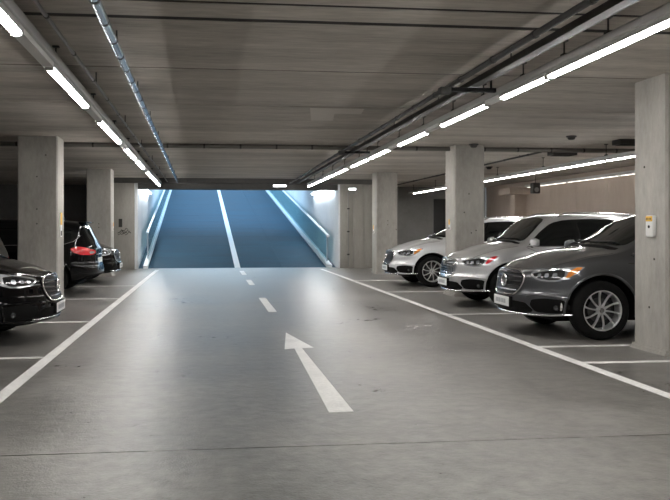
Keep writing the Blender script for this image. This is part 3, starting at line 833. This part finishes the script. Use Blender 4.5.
def mirror_y(poly, sg): return [(p[0] * sg, p[1]) for p in poly]
def make_car(loc, rz, label, paint, kind='suv', grille='star', indicator='amber', zscale=1.0, rails=True, rim='alloy', lens='chrome', group=None, plate=True):
    s, bvh, me = get_body(kind)
    root = empty('car', loc, rz, label, 'car', group)
    root.scale = (1, 1, zscale)
    b = bpy.data.objects.new('body', me); COL.objects.link(b); b.parent = root
    b.material_slots[0].link = 'OBJECT'; b.material_slots[0].material = M[paint]
    P = M[paint]
    def S(y):   # front plan position in the diagonal frame for a given half-width
        d = s.af * (1 - max(0, 1 - (y / W2) ** s.pf) ** (1 / s.qf))
        return (-(s.xf - d - .05) + y) * R2
    def Sr(y):
        d = s.ar * (1 - max(0, 1 - (y / W2) ** s.pr) ** (1 / s.qr))
        return ((s.xr + d + .04) + y) * R2
    # ---- glass
    xr0 = -2.02 if kind != 'fast' else -1.55
    ws = [(.86, 0), (.835, .38), (.70, .665), (.60, .68), (.30, .632), (.06, .575), (.015, .40), (.0, 0), (.015, -.40), (.06, -.575), (.30, -.632), (.60, -.68), (.70, -.665), (.835, -.38)]
    patch(MB(), bvh, TOP, s.P(ws), .004, .012, .05, 1).build('windshield', M['glass_dark'], root)
    if kind != 'fast':
        rw = [(-.60, 1.16), (.60, 1.16), (.545, 1.50), (.0, 1.535), (-.545, 1.50)]
        patch(MB(), bvh, REAR, rw, .004, .012, .05, 2, .15).build('rear_window', M['glass_dark'], root)
    else:
        rw = [(-2.06, -.56), (-1.52, -.50), (-1.50, 0), (-1.52, .50), (-2.06, .56), (-2.09, 0)]
        patch(MB(), bvh, TOP, s.P(rw), .004, .012, .05, 1, .2).build('rear_window', M['glass_dark'], root)
    if kind != 'fast':
        dlo = [(.66, 1.085), (.52, 1.18), (.22, 1.36), (-.04, 1.49), (-.30, 1.545), (-.9, 1.565), (-1.45, 1.54), (-1.80, 1.46), (-2.0, 1.30), (-1.90, 1.18), (-1.72, 1.10), (-.6, 1.085)]
        wins = [('side_window', [(.58, 1.11), (.20, 1.33), (-.05, 1.462), (-.32, 1.52), (-.41, 1.52), (-.44, 1.105)]),
                ('side_window', [(-.54, 1.105), (-.51, 1.53), (-.95, 1.54), (-1.22, 1.53), (-1.30, 1.105)]),
                ('quarter_window', [(-1.37, 1.11), (-1.31, 1.52), (-1.55, 1.50), (-1.80, 1.42), (-1.92, 1.29), (-1.70, 1.125)])]
    else:
        dlo = [(.66, 1.08), (.52, 1.17), (.22, 1.34), (-.04, 1.46), (-.30, 1.51), (-.8, 1.52), (-1.2, 1.47), (-1.55, 1.36), (-1.85, 1.19), (-1.72, 1.10), (-.6, 1.08)]
        wins = [('side_window', [(.58, 1.105), (.20, 1.31), (-.05, 1.435), (-.32, 1.487), (-.41, 1.49), (-.44, 1.10)]),
                ('side_window', [(-.54, 1.10), (-.51, 1.495), (-.9, 1.49), (-1.12, 1.455), (-1.25, 1.105)]),
                ('quarter_window', [(-1.33, 1.11), (-1.21, 1.435), (-1.5, 1.345), (-1.74, 1.20), (-1.66, 1.12)])]
    for sg in (1, -1):
        fr = SIDE(sg)
        patch(MB(), bvh, fr, s.P(dlo), .002, .01, .05, 1, .2).build('window_surround', M['gloss_black'], root)
        for nm, poly in wins:
            patch(MB(), bvh, fr, s.P(poly), .005, .01, .05, 2, .12).build(nm, M['glass_dark'], root)
        tr = MB()
        tr.tube(line_on(bvh, fr, s.P([(.68, 1.078), (-.6, 1.078), (-1.70, 1.095), (-1.88, 1.16), (-2.0, 1.28)] if kind != 'fast' else [(.68, 1.073), (-.6, 1.073), (-1.70, 1.092), (-1.88, 1.18), (-1.6, 1.345)]), .004, .06, 0, False), .008, 8)
        tr.build('window_trim', M['satin'] if kind != 'fast' else M['chrome'], root)
        # panel gaps
        g = MB()
        for ln in ([(s.T(.70), 1.06), (s.axf - .62, .92), (s.axf - .64, .48), (s.axf - .75, .36)], [(s.T(-.47), 1.06), (s.T(-.47), .36)], [(s.T(-1.34), 1.06), (s.axr + .1, .92), (s.axr + .34, .72), (s.axr + .46, .50), (s.axr + .48, .36)], [(s.axf - .75, .355), (s.axr + .48, .355)]):
            g.tube(line_on(bvh, fr, ln, -.001, .05, 0, False), .0045, 6)
        g.build('panel_gap', M['seam'], root)
        for xx in (s.T(-.36), s.T(-1.26)):
            d = MB(); d.tube(line_on(bvh, fr, [(xx - .09, .935), (xx - .07, .937), (xx + .07, .937), (xx + .09, .935)], .022, .04, 0, False), .013, 8)
            d.tube([p for p in line_on(bvh, fr, [(xx - .08, .936), (xx - .079, .936)], .01, .04, 0, False)], .012, 6)
            d.build('door_handle', P, root)
        # wheel arch lips and sill
        for ax in (s.axf, s.axr):
            pts = [(ax + RA * 1.03 * math.cos(a), RT + RA * 1.03 * math.sin(a)) for a in np.linspace(-.12, PI + .12, 34)]
            l = MB(); l.tube([p for p in line_on(bvh, fr, pts, .002, 1.0, 0, False)], .017, 8)
            l.build('wheel_arch_lip', P if kind != 'none' else M['black_plastic'], root)
        sl = MB(); patch(sl, bvh, fr, [(s.axf - .51, .30), (s.axf - .51, .365), (s.axr + .51, .365), (s.axr + .51, .30)], .010, .02, .06, 0)
        sl.build('sill_cladding', M['black_plastic'], root)
        ft = MB(); patch(ft, bvh, fr, [(s.axf - .56, .965), (s.axf - .50, .935), (s.axf - .32, .95), (s.axf - .34, .965)], .004, .008, .03, 1)
        ft.build('fender_badge', M['dark_metal'] if paint != 'paint_black' else M['satin'], root)
        # mirror
        q = MB(); mx = s.T(.585) - .585
        bmm = bmesh.new(); bmesh.ops.create_uvsphere(bmm, u_segments=20, v_segments=14, radius=1)
        for vv in bmm.verts:
            c0 = vv.co; f_ = lambda a, e: math.copysign(abs(a) ** e, a)
            vx, vy, vz = f_(c0.x, .75), f_(c0.y, .7), f_(c0.z, .7)
            vx = vx * .075 if vx > 0 else vx * .035
            vv.co = (mx + .585 + vx - abs(vy) * .012, sg * (1.045 + vy * .115), 1.15 + vz * .072 * (1 - .18 * vy))
        bmm.verts.index_update()
        q.add([vv.co.copy() for vv in bmm.verts], [[vv.index for vv in ff.verts] for ff in bmm.faces]); bmm.free()
        mo = q.build('side_mirror', P, root, smooth=60)
        q = MB(); q.tube([(mx + .58, sg * .90, 1.075), (mx + .585, sg * .95, 1.09), (mx + .59, sg * 1.0, 1.10)], .022, 8); q.build('mirror_arm', M['gloss_black'], mo)
        q = MB(); q.bbox(mx + .545, mx + .552, *sorted((sg * .95, sg * 1.14)), 1.098, 1.20, .003, 1); q.build('mirror_glass', M['lens'], mo)
        q = MB(); q.bbox(mx + .60, mx + .652, *sorted((sg * 1.00, sg * 1.13)), 1.092, 1.104, .003, 1); q.build('turn_lamp', M['amber' if indicator == 'amber' else 'satin'], mo)
        if rails:
            q = MB(); pts = [(x, .60 if kind != 'fast' else .58) for x in np.linspace(s.T(-.20), s.T(-1.85), 14)]
            ln = []
            for k, (xx, yy) in enumerate(pts):
                l, nn = hit(bvh, TOP, (xx, sg * yy)); ln.append(l + Vector((0, 0, .006 if k in (0, 13) else .045)))
            q.tube(ln, .019, 8)
            q.build('roof_rail', M['satin'] if paint != 'paint_black' else M['gloss_black'], root)
        # ---- headlights
        fd = DIAGF(sg)
        def HL(pts): return [(S(y), z) for y, z in pts]
        hl = HL([(.53, .825), (.54, .785), (.60, .742), (.72, .722), (.80, .730), (.85, .765), (.893, .84), (.915, .915), (.89, .915), (.80, .893), (.66, .862)])
        ho = patch(MB(), bvh, fd, hl, .006, .02, .022, 2, .12).build('headlight', M['lamp_clear'], root)
        tag(ho, 'clear chrome-edged headlight')
        inn = HL([(.56, .815), (.575, .785), (.63, .757), (.73, .742), (.795, .750), (.83, .785), (.835, .862), (.78, .868), (.66, .840)])
        patch(MB(), bvh, fd, inn, .0085, .012, .022, 2, .12).build('lamp_interior', M['lamp_dark'], ho)
        for (yc, zc, rr) in ((.635, .797, .022), (.705, .797, .026), (.77, .803, .028)):
            patch(MB(), bvh, fd, [(S(yc) - rr, zc - rr * .9), (S(yc) + rr, zc - rr * .8), (S(yc) + rr * 1.15, zc + rr * 1.05), (S(yc) - rr * .8, zc + rr * .85)], .0115, .012, .02, 1, .18).build('projector_lens', M['led'], ho)
        strip_ = HL([(.555, .828), (.67, .858), (.80, .886), (.80, .872), (.67, .846), (.555, .818)])
        patch(MB(), bvh, fd, strip_, .011, .012, .022, 0).build('running_light', M['lens'], ho)
        ind = HL([(.838, .775), (.862, .79), (.893, .855), (.908, .908), (.888, .908), (.855, .86)])
        patch(MB(), bvh, fd, ind, .0095, .012, .02, 2, .15).build('turn_indicator', M[indicator], ho)
        # ---- fog recess
        fg = HL([(.56, .49), (.54, .42), (.60, .335), (.78, .325), (.855, .35), (.865, .42), (.83, .50), (.70, .515)])
        fo = patch(MB(), bvh, fd, fg, .004, .012, .025, 2, .14).build('fog_light_recess', M['black_plastic'], root)
        q = MB(); q.tube(line_on(bvh, fd, [(S(.785) + .028 * math.cos(a), .40 + .034 * math.sin(a)) for a in np.linspace(0, 2 * PI, 14, endpoint=False)], .007, 1, 0), .0035, 6, closed=True)
        patch(q, bvh, fd, [(S(.785) + .022 * math.cos(a), .40 + .028 * math.sin(a)) for a in np.linspace(0, 2 * PI, 12, endpoint=False)], .008, .01, .02, 0)
        if grille == 'star':
            f2 = MB(); patch(f2, bvh, fd, [(S(.815) - .012, .365), (S(.815) + .014, .372), (S(.815) + .02, .44), (S(.815) + .004, .475), (S(.815) - .004, .43)], .010, .012, .02, 1, .2)
            f2.build('fog_lamp_chrome', M['chrome'], fo)
        q.build('fog_lamp', M['lamp_dark'], fo)
        q = MB(); q.tube(line_on(bvh, fd, HL([(.50, .532), (.62, .545), (.76, .54), (.86, .525)]), .002, .03, 0, False), .016, 8)
        q.build('bumper_crease', P, root)
    # ---- grille
    oct_ = [(-.30, .845), (.30, .845), (.435, .795), (.44, .70), (.36, .565), (.27, .52), (-.27, .52), (-.36, .565), (-.44, .70), (-.435, .795)]
    gmat = {'star': 'grille_black', 'mesh': 'lamp_clear', 'hex': 'grille_black', 'star_black': 'grille_black'}[grille]
    go = patch(MB(), bvh, FRONT, oct_, .006, .02, .03, 2, .2).build('grille', M[gmat], root)
    q = MB(); q.tube(line_on(bvh, FRONT, oct_, .012, .03, 2, True, .2), .012, 8, closed=True)
    q.build('grille_frame', M['chrome'], go)
    def halfw(z):
        zz = [.52, .565, .70, .795, .845]; hh = [.25, .345, .425, .42, .31]
        return float(np.interp(z, zz, hh)) - .015
    if grille in ('star', 'star_black'):
        for z in (.585, .645, .705, .765, .815):
            w_ = halfw(z); q = MB(); patch(q, bvh, FRONT, [(-w_, z - .010), (w_, z - .010), (w_, z + .010), (-w_, z + .010)], .022, .02, .03, 0)
            q.build('grille_slat', M['slat'], go)
    elif grille == 'mesh':
        for z in np.linspace(.56, .815, 7):
            w_ = halfw(z); q = MB(); patch(q, bvh, FRONT, [(-w_, z - .007), (w_, z - .007), (w_, z + .007), (-w_, z + .007)], .016, .02, .03, 0)
            q.build('grille_slat', M['chrome'], go)
        q = MB()
        for yy in np.linspace(-.33, .33, 12):
            q.tube(line_on(bvh, FRONT, [(yy, .555 + .12 * max(0, abs(yy) - .2)), (yy, .815)], .012, .04, 0, False), .006, 6)
        q.build('grille_bars', M['lamp_dark'], go)
    else:
        for z in (.58, .63, .68, .73, .78, .82):
            w_ = halfw(z); q = MB(); patch(q, bvh, FRONT, [(-w_, z - .006), (w_, z - .006), (w_, z + .006), (-w_, z + .006)], .018, .02, .03, 0)
            q.build('grille_slat', M['dark_metal'], go)
    # badge
    loc0, _ = hit(bvh, FRONT, (0, .705)); bx = loc0.x + .032
    q = MB()
    if grille in ('star', 'star_black'):
        q.tube([(bx, .078 * math.cos(a), .705 + .078 * math.sin(a)) for a in np.linspace(0, 2 * PI, 28, endpoint=False)], .010, 8, closed=True)
        for k in range(3):
            a = PI / 2 + k * 2 * PI / 3
            d = Vector((0, math.cos(a), math.sin(a))); n = Vector((0, -math.sin(a), math.cos(a))); c0 = Vector((bx, 0, .705))
            q.add([c0 - n * .018, c0 + n * .018, c0 + d * .076, c0 + Vector((.012, 0, 0)), c0 - Vector((.008, 0, 0))], [(0, 3, 2), (3, 1, 2), (0, 2, 4), (4, 2, 1), (0, 4, 1, 3)])
    else:
        q.lathe([(.0001, .014), (.045, .012), (.060, .004), (.060, -.02), (.0001, -.02)], 28, 'x', (bx - .004, 0, .705 if grille == 'hex' else .79))
        q.tube([(bx + .008, .052 * math.cos(a), (.705 if grille == 'hex' else .79) + .052 * math.sin(a)) for a in np.linspace(0, 2 * PI, 24, endpoint=False)], .008, 8, closed=True)
    q.build('grille_badge', M['chrome'], go, smooth=30)
    # ---- plate, lower intake, chrome lip
    lo = MB(); patch(lo, bvh, FRONT, [(-.50, .455), (.50, .455), (.60, .36), (.55, .318), (-.55, .318), (-.60, .36)], .004, .012, .03, 2, .12)
    lo.build('lower_intake', M['black_plastic'], root)
    xb = hit(bvh, FRONT, (0, .43))[0].x
    if plate:
        q = MB(); q.bbox(xb - .03, xb + .018, -.275, .275, .355, .505, .006, 1); po = q.build('plate_holder', M['black_plastic'], root)
        q = MB(); q.bbox(xb + .01, xb + .026, -.255, .255, .370, .495, .004, 1); pl_ = q.build('number_plate', M['plate'], po)
        # (deeper pieces stay within the plate's two levels)
        q = MB()
        yy = -.19
        for wch in (.035, .05, .03, .05, .04, .05, .03, .045):
            q.box(xb + .0262, xb + .0272, yy, yy + wch * .75, .405, .462); yy += wch + .004
        q.build('plate_lettering', M['plate_ink'], po, smooth=0)
    q = MB(); q.tube(line_on(bvh, FRONT, [(-.86, .318), (-.70, .302), (-.4, .298), (0, .298), (.4, .298), (.70, .302), (.86, .318)], .006, .04, 0, False), .014, 8)
    q.build('bumper_lip', M['satin'] if paint != 'paint_black' else M['gloss_black'], root)
    if paint == 'paint_black':
        q = MB(); q.tube(line_on(bvh, FRONT, [(-.62, .325), (0, .322), (.62, .325)], .006, .04, 0, False), .008, 8); q.build('bumper_trim', M['satin'], root)
    # ---- bonnet lines, wipers
    g = MB()
    for sg in (1, -1):
        g.tube(line_on(bvh, TOP, [(s.T(.90), sg * .80), (1.45, sg * .80), (1.75, sg * .76), (2.02, sg * .66)], -.001, .05, 0, False), .004, 6)
    g.tube(line_on(bvh, FRONT, [(-.52, .868), (-.3, .872), (.3, .872), (.52, .868)], -.001, .05, 0, False), .004, 6)
    g.build('bonnet_gap', M['seam'], root)
    g = MB()
    g.tube(line_on(bvh, TOP, s.P([(.80, .02), (.74, .40), (.70, .60)]), .014, .08, 0, False), .008, 6); g.tube(line_on(bvh, TOP, s.P([(.80, -.55), (.78, -.2), (.76, -.05)]), .014, .08, 0, False), .008, 6)
    g.build('wiper', M['black_plastic'], root)
    cw = MB(); patch(cw, bvh, TOP, s.P([(.95, 0), (.93, .4), (.82, .70), (.76, .70), (.84, .38), (.875, 0), (.84, -.38), (.76, -.70), (.82, -.70), (.93, -.4)]), .004, .01, .05, 1, .15)
    cw.build('cowl_panel', M['black_plastic'], root)
    # ---- rear
    for sg in (1, -1):
        fd = DIAGR(sg)
        def TL(pts): return [(Sr(y), z) for y, z in pts]
        tl = TL([(.48, .955), (.48, .885), (.70, .855), (.86, .865), (.925, .915), (.938, 1.0), (.905, 1.05), (.80, 1.03), (.66, .985)])
        to = patch(MB(), bvh, fd, tl, .006, .02, .025, 2, .2).build('tail_light', M['red'], root)
        q = MB(); patch(q, bvh, fd, TL([(.54, .930), (.54, .90), (.66, .885), (.70, .89), (.70, .935), (.64, .945)]), .009, .012, .025, 2, .2); q.build('reversing_lamp', M['lamp_clear'], to)
    q = MB(); patch(q, bvh, REAR, [(-.78, .42), (.78, .42), (.74, .345), (-.74, .345)], .006, .012, .04, 2, .12); q.build('rear_valance', M['black_plastic'], root)
    q = MB(); q.tube(line_on(bvh, REAR, [(-.45, .865), (0, .87), (.45, .865)], .006, .05, 0, False), .010, 8); q.build('tailgate_trim', M['chrome'], root)
    g = MB(); g.tube(line_on(bvh, REAR, [(-.68, 1.02), (-.66, .80), (-.60, .60), (.60, .60), (.66, .80), (.68, 1.02)], -.001, .05, 0, False), .0045, 6); g.build('tailgate_gap', M['seam'], root)
    xb = hit(bvh, REAR, (0, .72))[0].x
    q = MB(); q.bbox(xb - .012, xb + .03, -.255, .255, .665, .785, .004, 1); q.build('rear_number_plate', M['plate'], root)
    if kind != 'fast':
        q = MB(); xs_ = s.T(-2.02); q.bbox(xs_ - .07, xs_ + .10, -.52, .52, 1.560, 1.592, .014, 2); q.build('roof_spoiler', P, root)
    else:
        q = MB(); q.bbox(-2.30, -2.16, -.62, .62, 1.10, 1.125, .01, 2); q.build('boot_spoiler', P, root)
    q = MB()
    pts = []
    for dz_, dx_, wy in ((0, 0, .03), (.03, -.05, .022), (.05, -.12, .008)):
        pts.append((dx_, wy, dz_))
    xa = s.T(-1.40); zt = min(s.zt(xa), s.zt(xa - .22)); q.add([(xa, -.03, zt - .01), (xa, .03, zt - .01), (xa - .22, .018, zt - .02), (xa - .22, -.018, zt - .02), (xa - .18, .006, zt + .055), (xa - .18, -.006, zt + .055), (xa - .22, .006, zt + .05), (xa - .22, -.006, zt + .05)],
                           [(0, 1, 2, 3), (0, 1, 4, 5), (1, 2, 6, 4), (0, 3, 7, 5), (2, 3, 7, 6), (4, 5, 7, 6)])
    q.build('roof_aerial', P, root)
    for ax in (s.axf, s.axr):
        for sg in (1, -1): wheel(root, ax, sg, rim)
    # underside
    q = MB(); q.bbox(s.xr + .46, 1.9, -.54, .54, .20, .27, .02, 1); q.bbox(s.axf - .05, s.axf + .05, -.78, .78, .32, .42, .02, 1); q.bbox(s.axr - .05, s.axr + .05, -.78, .78, .32, .42, .02, 1)
    q.build('underbody', M['black_plastic'], root)
    return root

make_car((3.93 + 2.36, 10.12, 0), PI, 'dark grey SUV nearest the right edge column, star badge on its grille', 'paint_grey', 'suv', 'star', 'amber', 1.0, group='cars in the right bays')
make_car((4.25 + 2.36, 13.85, 0), PI, 'silver SUV with chrome mesh grille between dark grey SUV and column', 'paint_silver', 'short', 'mesh', 'red', 1.0, group='cars in the right bays')
make_car((4.33 + 2.36, 18.9, 0), PI, 'pale silver SUV farthest away on the right, dark hexagonal grille', 'paint_white', 'suv', 'hex', 'amber', 1.0, group='cars in the right bays')
make_car((-1.89 - 2.36, 10.2, 0), 0, 'black car at left edge facing the lane, chrome-ringed star grille', 'paint_black', 'fast', 'star_black', 'satin', .955, rails=False, group='cars in the left bays')
make_car((-2.32 - 2.36, 17.55, 0), PI, 'black SUV showing its red tail light behind the left column', 'paint_black', 'suv', 'star_black', 'satin', .965, rails=False, group='cars in the left bays')
make_car((-2.32 - 2.36, 20.95, 0), 0, 'farthest black car on the left, nose beyond the red tail light', 'paint_black', 'suv', 'star_black', 'satin', .97, rails=False, group='cars in the left bays')
make_car((-3.2 - 2.36, 12.9, 0), PI, 'dark car parked deep between nearest black car and left column', 'paint_black', 'suv', 'star_black', 'satin', .965, rails=False, group='cars in the left bays')


# ------------------------------------------------------------------ daylight + view
w = bpy.data.worlds.new('world'); SC.world = w; w.use_nodes = True
nt = w.node_tree
bg = nt.nodes['Background']
tc = nt.nodes.new('ShaderNodeTexCoord'); sep = nt.nodes.new('ShaderNodeSeparateXYZ'); rp = nt.nodes.new('ShaderNodeValToRGB')
nt.links.new(tc.outputs['Generated'], sep.inputs[0]); nt.links.new(sep.outputs['Z'], rp.inputs['Fac'])
rp.color_ramp.elements[0].color = (0.62, 0.80, 0.93, 1); rp.color_ramp.elements[1].color = (0.34, 0.58, 0.84, 1)
nt.links.new(rp.outputs['Color'], bg.inputs['Color'])
bg.inputs['Strength'].default_value = 2.5
SC.view_settings.view_transform = 'Standard'
SC.view_settings.look = 'None'
SC.view_settings.gamma = 1.0
SC.view_settings.use_curve_mapping = False
SC.view_settings.exposure = 0.58
